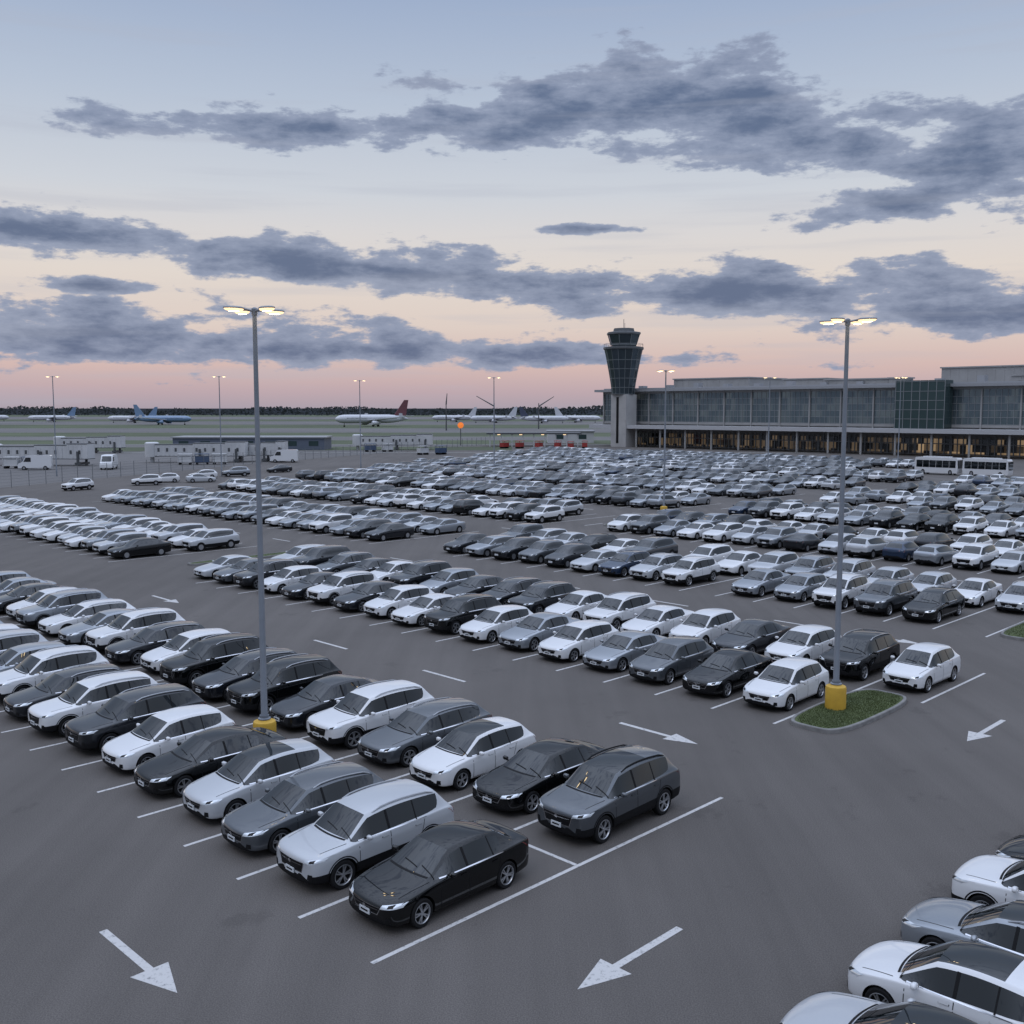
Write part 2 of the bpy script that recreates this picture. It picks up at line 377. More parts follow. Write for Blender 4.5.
def wheel_mesh(R):
    g = Geo(); r = R / .335
    g.lathe([(.20 * r, -.10), (.215 * r, -.105), (.30 * r, -.112), (.328 * r, -.09), (.335 * r, -.04), (.335 * r, .04), (.328 * r, .09), (.30 * r, .112), (.235 * r, .105), (.225 * r, .07), (.22 * r, .03)], 28, 0, 'y')
    t = g.mesh('wheel', [TYRE], True)
    g = Geo(); g.lathe([(.222 * r, .06), (.236 * r, .108), (.222 * r, .112), (.206 * r, .085), (.205 * r, .06)], 28, 0, 'y', cap=False)
    g.lathe([(.0001, .10), (.045 * r, .10), (.05 * r, .075)], 14, 0, 'y', cap=False)
    for k in range(5):
        for d in (-.16, .16):
            a = k * 2 * math.pi / 5 + d * .6; b = k * 2 * math.pi / 5 + d
            c0 = (math.cos(a), math.sin(a)); c1 = (math.cos(b), math.sin(b)); n0 = (-c0[1], c0[0]); n1 = (-c1[1], c1[0])
            i0, o0 = .03 * r, .212 * r
            v = [(c0[0] * i0 - n0[0] * .016, .095, c0[1] * i0 - n0[1] * .016), (c0[0] * i0 + n0[0] * .016, .095, c0[1] * i0 + n0[1] * .016),
                 (c1[0] * o0 + n1[0] * .014, .10, c1[1] * o0 + n1[1] * .014), (c1[0] * o0 - n1[0] * .014, .10, c1[1] * o0 - n1[1] * .014)]
            v2 = [(x, y - .03, z) for x, y, z in v]
            g.add(v + v2, [(0, 1, 2, 3), (0, 4, 5, 1), (1, 5, 6, 2), (3, 2, 6, 7), (0, 3, 7, 4)], 0)
    rm = g.mesh('rim', [RIM], True)
    return t, rm
LIB = {}; PMESH = {}
def full_parts(tn, color, sun):
    key = (tn, sun)
    if key not in LIB: LIB[key] = build_type(tn, sun) + (wheel_mesh(TYPES[tn]['R']),)
    T, parts, sh, wh = LIB[key]
    k2 = (tn, sun, color)
    if k2 not in PMESH:
        out = []
        for idx, (nm, g, mats) in enumerate(parts):
            if mats is None:
                if nm == 'body': ms = [PAINT[color], GLASS, GLASS, GLASS, BLACK, GLASS, CHROME]
                else: ms = [PAINT[color], BLACK]
                me = g.mesh(nm, ms, True, 38, fix=False if nm == 'body' else True)
            else:
                kk = ('p', key, idx)
                if kk not in PMESH: PMESH[kk] = g.mesh(nm, mats, True, 38, fix=False)
                me = PMESH[kk]
            out.append((nm, me))
        PMESH[k2] = out
    return T, PMESH[k2], sh, wh
CNAME = {'white': 'white', 'pearl': 'off-white', 'silver': 'silver', 'gray': 'grey', 'dark': 'charcoal', 'black': 'black', 'blue': 'navy', 'red': 'red'}
GROUP = 'cars parked in the airport car park'
def place_full(tn, color, sun, loc, rot, extra):
    T, parts, sh, wh = full_parts(tn, color, sun)
    lab = '%s %s%s parked %s' % (CNAME[color], T['kinds'], ', black roof,' if sun else '', extra)
    root = obj('parked_car', None, None, loc, rot, lab, 'car', GROUP); root.empty_display_size = .5; root.scale = cscale()
    for nm, me in parts: obj(nm, me, root, sh)
    for ax in T['ax']:
        for s in (1, -1):
            w = obj('wheel', wh[0], root, Vector((ax, s * (T['st'][6][1] - .125), T['R'])) + sh, 0 if s > 0 else math.pi)
            w.rotation_euler[1] = random.uniform(0, 6)
            obj('rim', wh[1], w)
def simple_geo(tn, lev):
    T = TYPES[tn]; me = body_mesh(T, lev, False); D = data(me); g = Geo(); g.v = [tuple(v) for v in D[0]]; g.f = list(D[1])
    g.m = [{0: 0, 1: 1, 2: 1, 3: 1, 4: 2, 5: 1}[m] for m in D[2]]
    bvh = BVHTree.FromPolygons(D[0], D[1])
    for c in (T['hl'], mir(T['hl'])): g.add(*patch(bvh, 'F', quad(c), 2 if lev else 1, 1, .012), 3)
    g.add(*patch(bvh, 'F', quad(T['gr']), 2, 1, .012), 2); g.add(*patch(bvh, 'F', quad(T['ik']), 2, 1, .012), 2)
    for c in (T['tl'], mir(T['tl'])): g.add(*patch(bvh, 'R', quad(c), 1, 1, .012), 5)
    if lev:
        px = -.02; g.box(px - .03, px + .06, -.17, .17, T['pl'], T['pl'] + .12, 6)
        mx = T['st'][5][0] + .34; mz = T['st'][7][3] + .07; my = T['st'][6][1]
        for s in (1, -1): g.lathe([(.03, -.09), (.065, -.06), (.065, .06), (.03, .09)], 8, 0, 'y', off=(mx, s * (my + .08), mz))
    n = 16 if lev else 8; w = T['st'][6][1]
    for ax in T['ax']:
        for s in (1, -1):
            g.lathe([(T['R'] + .035, s * (w - .01)), (T['R'] + .035, s * (w + .004))], n, 2, 'y', off=(ax, 0, T['R'] + .01))
            g.lathe([(T['R'], s * (w - .2)), (T['R'], s * (w + .008))], n, 2, 'y', off=(ax, 0, T['R']))
            g.lathe([(T['R'] * .6, s * (w)), (T['R'] * .6, s * (w + .014))], n if lev else 6, 4, 'y', off=(ax, 0, T['R']))
    g.v = [(x - T['L'] / 2, y, z) for x, y, z in g.v]
    return g
SIMPLE = {}
def simple_mesh(tn, color):
    k = (tn, color)
    if k not in SIMPLE:
        kg = (tn, 'g')
        if kg not in SIMPLE: SIMPLE[kg] = simple_geo(tn, 1)
        SIMPLE[k] = SIMPLE[kg].mesh('parked_car', [PAINT[color], GLASS, BLACK, HEADL, RIM, TAILL, PLATE], True, 45, fix=False)
    return SIMPLE[k]

# --- parking lattice
H = 10.0; FPX = 1024.0; PITCH = math.radians(5.69)
def proj(p):
    d = Vector((p.x, p.y, p.z - H)); c, s = math.cos(PITCH), math.sin(PITCH)
    f = d.y * c - d.z * s; u = d.y * s + d.z * c
    if f < 1: return None
    return 512 + FPX * d.x / f, 512 - FPX * u / f
PITCHB = 2.36; B0 = 14.3; PER = 17.8; A0 = 10.7; HALF = 5.65
rowA = ['sedan black', 'suv pearl', 'wagon gray', 'hatch pearl s', 'sedan black', 'hatch white', 'suv dark', 'suv white', 'wagon dark', 'suv white', 'hatch silver', 'suv pearl', 'hatch white']
rowB = ['suv gray s', 'sedan black', 'hatch white s', 'wagon gray', 'suv white', 'sedan dark', 'suv black', 'wagon dark', 'suv black', 'hatch white', 'wagon dark', 'suv white', 'sedan silver', 'wagon white', 'suv silver', 'hatch white', 'sedan dark']
rowC = [None, 'hatch white', 'sedan black', 'hatch gray', 'sedan silver', 'hatch white', 'sedan silver', 'hatch white', 'suv black', 'sedan white', 'hatch white', 'sedan dark', 'suv white', 'sedan dark', 'hatch white', 'suv dark', 'sedan gray']
rowD = ['hatch white', 'suv black', 'hatch white', 'sedan dark', 'hatch white', 'sedan white', 'suv white', 'sedan white', 'suv dark', 'wagon dark', 'sedan dark', 'hatch silver', 'suv dark', 'sedan white', 'sedan dark', 'wagon gray', 'suv dark']
wcol = ['white'] * 24 + ['pearl'] * 15 + ['silver'] * 24 + ['gray'] * 16 + ['dark'] * 12 + ['black'] * 8 + ['blue'] * 3
fcol = ['white'] * 14 + ['pearl'] * 14 + ['silver'] * 26 + ['gray'] * 22 + ['dark'] * 11 + ['black'] * 6 + ['blue'] * 6 + ['red'] * 1
def rnd(cols=None):
    return random.choice(['sedan', 'sedan', 'suv', 'suv', 'hatch', 'wagon']) + ' ' + random.choice(cols or wcol)
cars = []
marks = Geo()
def mrect(a0, a1, b0, b1, z=.012):
    marks.add([W(a0, b0, z), W(a1, b0, z), W(a1, b1, z), W(a0, b1, z)], [(0, 1, 2, 3)])
def addcar(spec, a, b, rot, extra='nose out in a marked bay', jit=.1):
    p = W(a + random.uniform(-jit * 1.6, jit * 1.6), b + random.uniform(-.06, .06))
    q = proj(p + Vector((0, 0, .7)))
    if q is None or not (-110 < q[0] < 1134 and q[1] < 1130): return
    t = spec.split(); cars.append([p.length, t[0], t[1], len(t) > 2, p, rot + random.uniform(-.018, .018), extra])
for n in range(10):
    a0 = A0 + PER * n
    bmax = {0: 59}.get(n, 112 + max(0, (a0 - 50)) * .47)
    c0, c1 = {0: (59, 999), 1: (57.5, 66), 2: (54.5, 61.5)}.get(n, (54.5, 61.5))
    for r in (0, 1):
        for k in range(0, 90):
            b = B0 + PITCHB * (k + .5)
            if b > bmax: break
            if c0 < b < c1: continue
            ac = a0 + HALF * r + 2.72 - .22 * r
            if n in (1, 2) and r == 0 and k == 0: continue
            if 150 < ac < 172 and 48 < b < 78: continue
            L = [[rowA, rowB], [rowC, rowD]][n][r] if n < 2 else []
            sp = L[k] if k < len(L) else None
            rr = math.radians(45)
            if sp is None:
                if n == 1 and b > 66: sp = rnd(['white'] * 6 + ['pearl'] * 4 + ['silver'] * 2)
                elif n == 2 and b > 60: sp = rnd(['silver'] * 5 + ['pearl'] * 3 + ['gray', 'gray', 'white', 'dark'])
                else: sp = rnd(fcol if n > 3 else None)
                if n == 1 and k == 22 and r == 0: sp = 'sedan black'
                if n > 1 and random.random() < .035: continue
                if n > 2 and random.random() < .2: rr += math.pi
            addcar(sp, ac, b, rr)
    for k in range(0, 70):
        b = B0 + PITCHB * k
        if b > bmax: break
        if c0 - 2 < b < c1: continue
        if n < 6:
            if k == 0:
                if n == 0: mrect(a0, a0 + 2 * HALF, b - .05, b + .05)
                else: mrect(a0 + HALF, a0 + 2 * HALF, b - .05, b + .05)
            else: mrect(a0, a0 + 2 * HALF, b - .05, b + .05)
mrect(A0 + HALF - .05, A0 + HALF + .05, B0 + .06, B0 + PITCHB * .98)
for a, s in ((11.9, 'sedan white'), (14.1, 'sedan pearl s'), (16.3, 'hatch white s'), (18.5, 'wagon silver s'), (20.65, 'suv white'), (22.9, 'sedan black'), (25.1, 'sedan white'), (27.3, 'suv gray')):
    p = W(a, 7.75 - CSV[0] * TYPES[s.split()[0]]['L'] / 2)
    cars.append([p.length, s.split()[0], s.split()[1], len(s.split()) > 2, p, math.radians(-45) + random.uniform(-.015, .015), 'beside the cross aisle'])
for a, b, rr, s in ((62, 131, 20, 'suv white'), (66, 134, 25, 'hatch white'), (70, 131, 200, 'sedan pearl'), (74, 138, 30, 'wagon white'), (80, 139, 25, 'suv silver'), (52, 129, 60, 'suv white'), (90, 143, 45, 'sedan dark')):
    addcar(s, a, b, math.radians(rr), 'beside the airside fence')
cars.sort(key=lambda c: c[0])
NF = 92
far = Geo(); FARG = {}
FM = ['white', 'pearl', 'silver', 'gray', 'dark', 'black', 'blue', 'red']
for i, (d, tn, col, sun, p, rot, extra) in enumerate(cars):
    if i < NF: place_full(tn, col, sun, p, rot, extra)
    elif i < 300:
        o = obj('parked_car', simple_mesh(tn, col), None, p, rot, '%s %s parked in a marked bay' % (CNAME[col], TYPES[tn]['kinds']), 'car', GROUP); o.scale = cscale()
    else:
        if tn not in FARG: FARG[tn] = simple_geo(tn, 0)
        g = FARG[tn]; M = Matrix.Translation(p) @ Matrix.Rotation(rot, 4, 'Z') @ Matrix.Diagonal(cscale() + (1,))
        ci = FM.index(col)
        far.add([M @ Vector(v) for v in g.v], g.f, [ci if m == 0 else 7 + m for m in g.m])
fo = obj('parked_car', far.mesh('distant_cars', [PAINT[c] for c in FM] + [GLASS, BLACK, HEADL, RIM, TAILL], True, 50, fix=False), label='dense rows of distant parked cars near the terminal', cat='cars', kind='stuff', group=GROUP)

# ------------------------------------------------------------ markings
def arrow(a, btip, along, sgn, name='painted_arrow'):
    g = Geo(); L = 3.0; z = .0135; hw = .36; sw = .08; hl = 1.05
    pts = [(0, 0), (hl, hw), (hl, sw), (L, sw), (L, -sw), (hl, -sw), (hl, -hw)]
    v = []
    for s, t in pts:
        v.append(W(a + t, btip - sgn * s, z) if along == 'b' else W(a - sgn * s, btip + t, z))
    g.add(v, [(0, 1, 2), (0, 2, 5), (0, 5, 6), (2, 3, 4, 5)])
    obj(name, g.mesh(name, [MARK], fix=False), kind='structure')
arrow(7.75, 15.9, 'b', -1); arrow(12.7, 11.1, 'a', -1); arrow(31.1, 11.6, 'a', -1); arrow(25.1, 17.2, 'b', -1); arrow(24.9, 49.4, 'b', -1)
arrow(49, 11.4, 'a', -1); arrow(42.9, 18, 'b', -1); arrow(42.9, 47, 'b', -1)
for aa in (24.95, 42.9, 60.7, 78.5):
    for k in range(3 if aa < 30 else 8):
        bb = 28.6 + 7.35 * k
        if aa > 30: bb = 24 + 7.35 * k
        if aa > 50 or abs(bb - 46) > 3: mrect(aa - .07, aa + .07, bb - 1.2, bb + 1.2)
for k in range(12): mrect(60 + k * 7, 62.4 + k * 7, 58, 58.14)
obj('road_marking', marks.mesh('road_marking', [MARK], fix=False), kind='structure')

# ------------------------------------------------------------ ground sheets
GRASS = mat('dry_grass', (.062, .078, .038), .95, noise=.3, nscale=.02)
APRON = mat('apron_concrete', (.112, .106, .103), .9, noise=.18, nscale=.03)
RUN = mat('runway_asphalt', (.115, .108, .105), .9, noise=.15, nscale=.01)
g = Geo(); Rg = 9000
g.add([(-Rg, -400, 0), (Rg, -400, 0), (Rg, Rg, 0), (-Rg, Rg, 0)], [(0, 1, 2, 3)])
obj('ground', g.mesh('ground', [GRASS]), kind='structure')
lot = [W(-60, -120), W(232, -120), W(232, 226), W(150, 192), W(100, 169), W(45, 139), W(-60, 139)]
sheet('airport_apron', [(-700, 40), (160, 40), (160, 300), (-700, 300)], .005, APRON)
for (x0, x1, y0, y1) in ((-900, 500, 340, 385), (-900, 500, 455, 560), (-1500, 900, 700, 900), (-2500, 1500, 1100, 1500)):
    sheet('runway', [(x0, y0), (x1, y0), (x1, y1), (x0, y1)], .02, RUN)
for (x0, x1, y0, y1) in ((-240, -90, 248, 275), (-60, 0, 255, 280)):
    sheet('grass_verge', [(x0, y0), (x1, y0), (x1, y1), (x0, y1)], .03, GRASS)
WHT = mat('white_line', (.4, .4, .38), .8)
g = Geo()
for yy in (240, 296, 341, 383, 457, 558): g.add([(-600, yy, .04), (100, yy, .04), (100, yy + .9, .04), (-600, yy + .9, .04)], [(0, 1, 2, 3)])
obj('taxiway_marking', g.mesh('taxi', [WHT], fix=False), kind='structure')
sheet('parking_lot', [(p.x, p.y) for p in lot], .009, ASPH)

# ------------------------------------------------------------ kerbed islands with grass
KERB = mat('kerb_concrete', (.17, .165, .16), .85, noise=.25, nscale=3)
TURF = mat('turf', (.06, .078, .026), .95, noise=.25, nscale=1.5)
BLADE = mat('grass_blade', (.075, .098, .034), .9)
def island(ca, cb, la, lb, nbl):
    g = Geo(); n = 64
    def ring(la, lb, z):
        out = []
        for i in range(n):
            t = 2 * math.pi * i / n; c, s = math.cos(t), math.sin(t); e = .72; e2 = .42
            out.append(W(ca + la / 2 * math.copysign(abs(c) ** e, c), cb + lb / 2 * math.copysign(abs(s) ** e2, s), z))
        return out
    rs = [ring(la, lb, 0), ring(la - .02, lb - .02, .12), ring(la - .05, lb - .05, .14), ring(la - .22, lb - .22, .14), ring(la - .24, lb - .24, .11)]
    v = [p for r in rs for p in r]; f = [(k * n + i, k * n + (i + 1) % n, (k + 1) * n + (i + 1) % n, (k + 1) * n + i) for k in range(4) for i in range(n)]
    g.add(v, f, 0); obj('kerb', g.mesh('kerb', [KERB], True, 30), kind='structure')
    g = Geo(); g.add(ring(la - .24, lb - .24, .12), [tuple(range(n))], 0)
    for _ in range(nbl):
        a = random.uniform(-.5, .5); b = random.uniform(-.5, .5)
        if (abs(a * 2) ** 2.7 + abs(b * 2) ** 4) > .97: continue
        p = W(ca + a * (la - .3), cb + b * (lb - .3), .115); t = random.uniform(0, 6.28); w = .012; h = random.uniform(.03, .07)
        d = Vector((math.cos(t), math.sin(t), 0)); ln = Vector((random.uniform(-.03, .03), random.uniform(-.03, .03), h))
        g.add([p - d * w, p + d * w, p + ln], [(0, 1, 2)], 1)
    obj('grass', g.mesh('grass', [TURF, BLADE], fix=False), kind='stuff', label='clipped green grass inside a kerbed parking island', cat='grass')
island(31.5, 15.55, 5.6, 2.1, 9000)
island(49.4, 15.45, 5.6, 2.1, 3500)
island(71.8, 56.2, 8, 1.8, 1200)
island(36, 61, 9, 1.2, 400)

# ------------------------------------------------------------ lamps
POLE = mat('galvanised_pole', (.20, .22, .25), .45, .4, noise=.08, nscale=2)
YEL = mat('yellow_bollard_paint', (.50, .30, .03), .6, noise=.1, nscale=3)
LAMPH = mat('lamp_housing', (.30, .30, .31), .5, .2)
LED = mat('lamp_glow', (.8, .7, .5), .4, emit=(1.0, .68, .36), estr=1.5)
LEDC = mat('lamp_core', (.8, .7, .5), .4, emit=(1.0, .80, .50), estr=14)
def lamp(loc, h, near=True, heads=4, rot0=45, base=True, name='street_lamp'):
    root = obj(name, None, None, loc, 0, ('tall grey twin-sided car park lamp on a yellow concrete base' if base else 'tall slim grey floodlight pole, lit'), 'street lamp', 'car park lamps')
    g = Geo(); n = 16 if near else 8
    g.lathe([(.12, 0), (.12, .95), (.10, 1.0), (.062, h - .15), (.085, h - .14), (.085, h + .04), (.03, h + .08)], n)
    if near: g.lathe([(.19, .83), (.19, .86), (.14, .88), (.14, .95)], n)
    obj('pole', g.mesh('pole', [POLE], True), root)
    if base:
        g = Geo(); g.lathe([(.34, 0), (.34, .70), (.32, .76), (.20, .80), (.17, .83)], 28); obj('base', g.mesh('base', [YEL], True), root)
    k = 1 if near else 1.1
    for i in range(heads):
        t = math.radians(rot0 + i * 360 / heads); M = Matrix.Rotation(t, 4, 'Z')
        g = Geo(); g.tube(M @ Vector((.04, 0, h - .03)), M @ Vector((.42, 0, h + .03)), .03, n=6)
        g.lathe([(.02, .03), (.12, .03), (.165, .055), (.17, .09), (.13, .13), (.02, .15)], 20, 0, 'z', M @ Matrix.Translation((.66 * k, 0, h - .04)) @ Matrix.Diagonal((1.9 * k, 1.1 * k, .8, 1)))
        hd = obj('lamp_head', g.mesh('lamp_head', [LAMPH], True), root)
        g = Geo(); MM = M @ Matrix.Translation((.66 * k, 0, h - .04)) @ Matrix.Diagonal((1.9 * k, 1.1 * k, 1, 1))
        g.lathe([(.09, -.03), (.14, -.005), (.158, .03), (.158, .04)], 18, 0, 'z', MM, cap=False)
        g.lathe([(.005, -.04), (.09, -.03)], 18, 1, 'z', MM, cap=False)
        obj('lamp_lens', g.mesh('lamp_lens', [LED, LEDC], True), hd)
lamp(W(15.85, 26.3), 12.85); lamp(W(31.2, 15.95, .1), 12.75, base=True)
lamp(Vector((14.6, 98, 0)), 13.7, near=False, heads=4, base=True)
for x, y, h in ((-69, 155, 15), (-44, 155, 15), (-26, 176, 15), (-2.8, 160, 15), (40, 160, 15), (60.3, 160, 15)):
    lamp(Vector((x, y, 0)), h, near=False, heads=4 if x > 50 else 2, rot0=0, base=False)

# ------------------------------------------------------------ terminal building (local x = a, y = b)
CONC = mat('terminal_concrete', (.29, .285, .28), .8, noise=.1, nscale=.3)
ROOFM = mat('terminal_roof_metal', (.32, .325, .34), .5, .3)
DKF = mat('mullion_metal', (.24, .25, .26), .5, .3)
def curtain(name, lit, colr, base, metal):
    m = bpy.data.materials.new(name); m.use_nodes = True; nt = m.node_tree; N = nt.nodes; L = nt.links; p = N['Principled BSDF']
    p.inputs['Base Color'].default_value = base; p.inputs['Roughness'].default_value = .08; p.inputs['Specular IOR Level'].default_value = .8; p.inputs['Metallic'].default_value = metal
    tc = N.new('ShaderNodeTexCoord'); mp = N.new('ShaderNodeMapping'); mp.inputs['Scale'].default_value = (.01, .75, .66)
    L.new(tc.outputs['Object'], mp.inputs['Vector']); v = N.new('ShaderNodeTexVoronoi'); v.distance = 'CHEBYCHEV'; v.inputs['Scale'].default_value = 1; v.inputs['Randomness'].default_value = .1
    L.new(mp.outputs[0], v.inputs['Vector']); mr = N.new('ShaderNodeMapRange'); mr.inputs['From Min'].default_value = .5; mr.inputs['From Max'].default_value = 1
    mr.inputs['To Min'].default_value = 0; mr.inputs['To Max'].default_value = lit
    sx = N.new('ShaderNodeSeparateColor'); L.new(v.outputs['Color'], sx.inputs[0]); L.new(sx.outputs[0], mr.inputs['Value'])
    p.inputs['Emission Color'].default_value = colr
    L.new(mr.outputs[0], p.inputs['Emission Strength'])
    return m
CW = curtain('curtain_wall_glass', .03, (.8, .85, .8, 1), (.12, .155, .175, 1), .5); SHOP = curtain('lit_ground_floor_glass', .10, (1, .70, .42, 1), (.02, .02, .02, 1), 0)
SHOP2 = curtain('brightly_lit_ground_floor_glass', .30, (1, .68, .38, 1), (.02, .02, .02, 1), 0)
CW2 = mat('green_tinted_glass', (.04, .07, .07), .08, .4, spec=.7)
T = obj('airport_terminal', None, None, (0, 0, 0), math.radians(45), 'long glass and concrete airport terminal with flat roof', 'building')
FA, FB0, FB1 = 225.0, 52.0, 188.0
g = Geo(); g.box(FA + .3, FA + 34, FB0, FB1, 5.2, 15.0); g.box(FA + 5, FA + 34, FB0, FB1, 0, 5.2)
g.box(FA - .2, FA + .3, FB0, FB1, 14.5, 15.0); g.box(FA - .2, FA + .3, FB0, FB1, 6.2, 6.8)
nb = 17; bw = (FB1 - FB0) / nb
for i in range(nb + 1): g.box(FA - .35, FA + .3, FB0 + i * bw - .16, FB0 + i * bw + .16, 5.2, 15.0)
obj('wall', g.mesh('wall', [CONC]), T)
g = Geo(); g.box(FA - 2.0, FA + 36, FB0 - 1, FB1 + 2.0, 15.002, 15.65); g.box(FA + 1, FA + 35, FB0, FB1 + 1, 15.65, 16.0)
rf = obj('roof', g.mesh('roof', [ROOFM]), T)
g = Geo(); g.box(FA - 6.5, FA - .52, FB0, FB1, 5.0, 5.95); obj('canopy', g.mesh('canopy', [mat('canopy_white', (.40, .40, .41), .6)]), T)
for i in range(nb):
    y0 = FB0 + i * bw + .16; y1 = FB0 + (i + 1) * bw - .16
    g = Geo(); g.box(FA + .05, FA + .25, y0, y1, 6.8, 14.5); wn = obj('window', g.mesh('window', [CW]), T)
    g = Geo()
    for k in range(1, 6): yy = y0 + (y1 - y0) * k / 6; g.box(FA - .06, FA + .045, yy - .045, yy + .045, 6.8, 14.5)
    for zz in (6.9, 8.4, 9.9, 11.4, 12.9, 14.4): g.box(FA - .03, FA + .047, y0, y1, zz - .055, zz + .055)
    obj('frame', g.mesh('frame', [DKF]), wn)
    g = Geo(); g.box(FA + 4.7, FA + 4.9, y0, y1, .4, 3.6); wn = obj('window', g.mesh('shop', [SHOP2 if i < 6 else SHOP]), T); wn['label'] = 'warmly lit ground-floor glazing'
    g = Geo()
    for k in range(0, 7): yy = y0 + (y1 - y0) * k / 6; g.box(FA + 4.5, FA + 4.69, yy - .12, yy + .12, 0, 4.2)
    g.box(FA + 4.55, FA + 4.69, y0, y1, 2.4, 2.6); obj('frame', g.mesh('frame', [DKF]), wn)
    g = Geo(); g.lathe([(.25, 0), (.25, 4.98)], 12, off=(FA - 5.4, y0, 0)); obj('column', g.mesh('column', [CONC], True), T)
g = Geo(); g.box(FA - 4.5, FA - .46, 90, 101, 5.96, 16.4); b = obj('stair_block', g.mesh('stair_block', [CW2]), T); b['label'] = 'projecting dark green glass stair block'
g = Geo()
for k in range(7): g.box(FA - 4.58, FA - 4.502, 90 + k * 1.8, 90.12 + k * 1.8, 5.96, 16.4)
for zz in (8, 10, 12, 14, 16.1): g.box(FA - 4.6, FA - 4.503, 89.95, 101.05, zz, zz + .1)
obj('frame', g.mesh('sframe', [DKF]), b)
for (a0, a1, b0, b1, z1) in ((240, 257, 60, 99, 19.6), (236, 255, 148, 172, 18.4), (232, 240, 108, 124, 17.2), (240, 250, 128, 140, 17.8), (230, 234, 103, 107, 17.2), (230, 234, 77, 80, 17.2)):
    g = Geo(); g.box(a0, a1, b0, b1, 16.001, z1); g.box(a0 - .3, a1 + .3, b0 - .3, b1 + .3, z1, z1 + .3)
    for k in range(int((b1 - b0) / 2)): g.box(a0 - .06, a0 - .002, b0 + 1 + k * 2, b0 + 1.5 + k * 2, 16.2, z1 - .3)
    obj('plant_room', g.mesh('plant_room', [CONC]), rf)
for k in range(14):
    bb = FB0 + 6 + k * 9.3; g = Geo(); g.box(FA + 6, FA + 8, bb, bb + 1.6, 16.0, random.uniform(16.6, 17.6)); obj('roof_vent', g.mesh('roof_vent', [ROOFM]), rf)

# control tower
CT = obj('control_tower', None, None, W(220.5, 177.6), math.radians(45), 'flared dark glass airport control tower on concrete shaft', 'control tower')
TG = mat('tower_glass', (.05, .068, .08), .12, .5, spec=.7); TC = mat('tower_concrete', (.37, .36, .35), .8, noise=.1, nscale=.3)
def octo(prof, n=8, mi=0, g=None, rot=math.pi / 8):
    g = g or Geo(); return g.lathe(prof, n, mi, 'z', Matrix.Rotation(rot, 4, 'Z'))
g = Geo(); g.box(-2.3, 2.3, -2.9, 2.3, 0, 14.2)
for zz in (3.5, 7, 10.5): g.box(-2.34, -2.302, -2.9, 2.3, zz, zz + .08)
g.box(-2.36, -2.305, -.4, .4, 1, 13.5, 1)
obj('shaft', g.mesh('shaft', [TC, MATS['grille_black']]), CT)
FL = [(3.1, 14.2), (3.15, 15.4), (3.4, 17.4), (3.9, 20.2), (4.7, 24.3), (5.15, 26.2)]
g = octo(FL, 16); u = obj('flared_shaft', g.mesh('flare', [TG], True, 20), CT)
g = Geo()
for i in range(16):
    t = i * math.pi / 8 + math.pi / 8
    for (r0, z0), (r1, z1) in zip(FL, FL[1:]):
        g.tube(((r0 + .02) * math.cos(t), (r0 + .02) * math.sin(t), z0), ((r1 + .02) * math.cos(t), (r1 + .02) * math.sin(t), z1), .05, n=4)
for z, r in ((14.25, 3.2), (16, 3.3), (18.5, 3.65), (21, 4.1), (23.4, 4.55)): octo([(r, z), (r, z + .1)], 16, 0, g)
obj('frame', g.mesh('cframe', [mat('tower_frame', (.20, .22, .23), .4, .3)]), u)
g = octo([(5.2, 26.2), (5.5, 26.4), (5.5, 26.9), (4.4, 27.1)], 16)
for i in range(16):
    t = i * math.pi / 8; g.tube((5.3 * math.cos(t), 5.3 * math.sin(t), 26.9), (5.3 * math.cos(t), 5.3 * math.sin(t), 27.8), .04, n=4)
    t2 = t + math.pi / 8; g.tube((5.3 * math.cos(t), 5.3 * math.sin(t), 27.8), (5.3 * math.cos(t2), 5.3 * math.sin(t2), 27.8), .04, n=4)
obj('balcony', g.mesh('balcony', [mat('tower_dark', (.08, .085, .09), .5)]), CT)
g = octo([(3.5, 27.1), (3.6, 27.6), (4.4, 30.2)]); cb = obj('cab', g.mesh('cab', [TG]), CT)
g = Geo()
for i in range(8):
    t = i * math.pi / 4 + math.pi / 8; g.tube((3.62 * math.cos(t), 3.62 * math.sin(t), 27.6), (4.42 * math.cos(t), 4.42 * math.sin(t), 30.2), .1, n=5)
octo([(3.66, 27.5), (3.66, 27.8)], 8, 0, g)
obj('frame', g.mesh('cabf', [MATS['tower_frame']]), cb)
g = octo([(4.5, 30.2), (4.8, 30.4), (4.7, 30.9), (3.0, 31.2), (2.8, 32.0), (.5, 32.1)])
g.tube((0, 0, 32), (0, 0, 34.5), .07); g.tube((1.2, .6, 31.8), (1.2, .6, 33.6), .05)
obj('roof', g.mesh('croof', [MATS['tower_dark']]), CT)

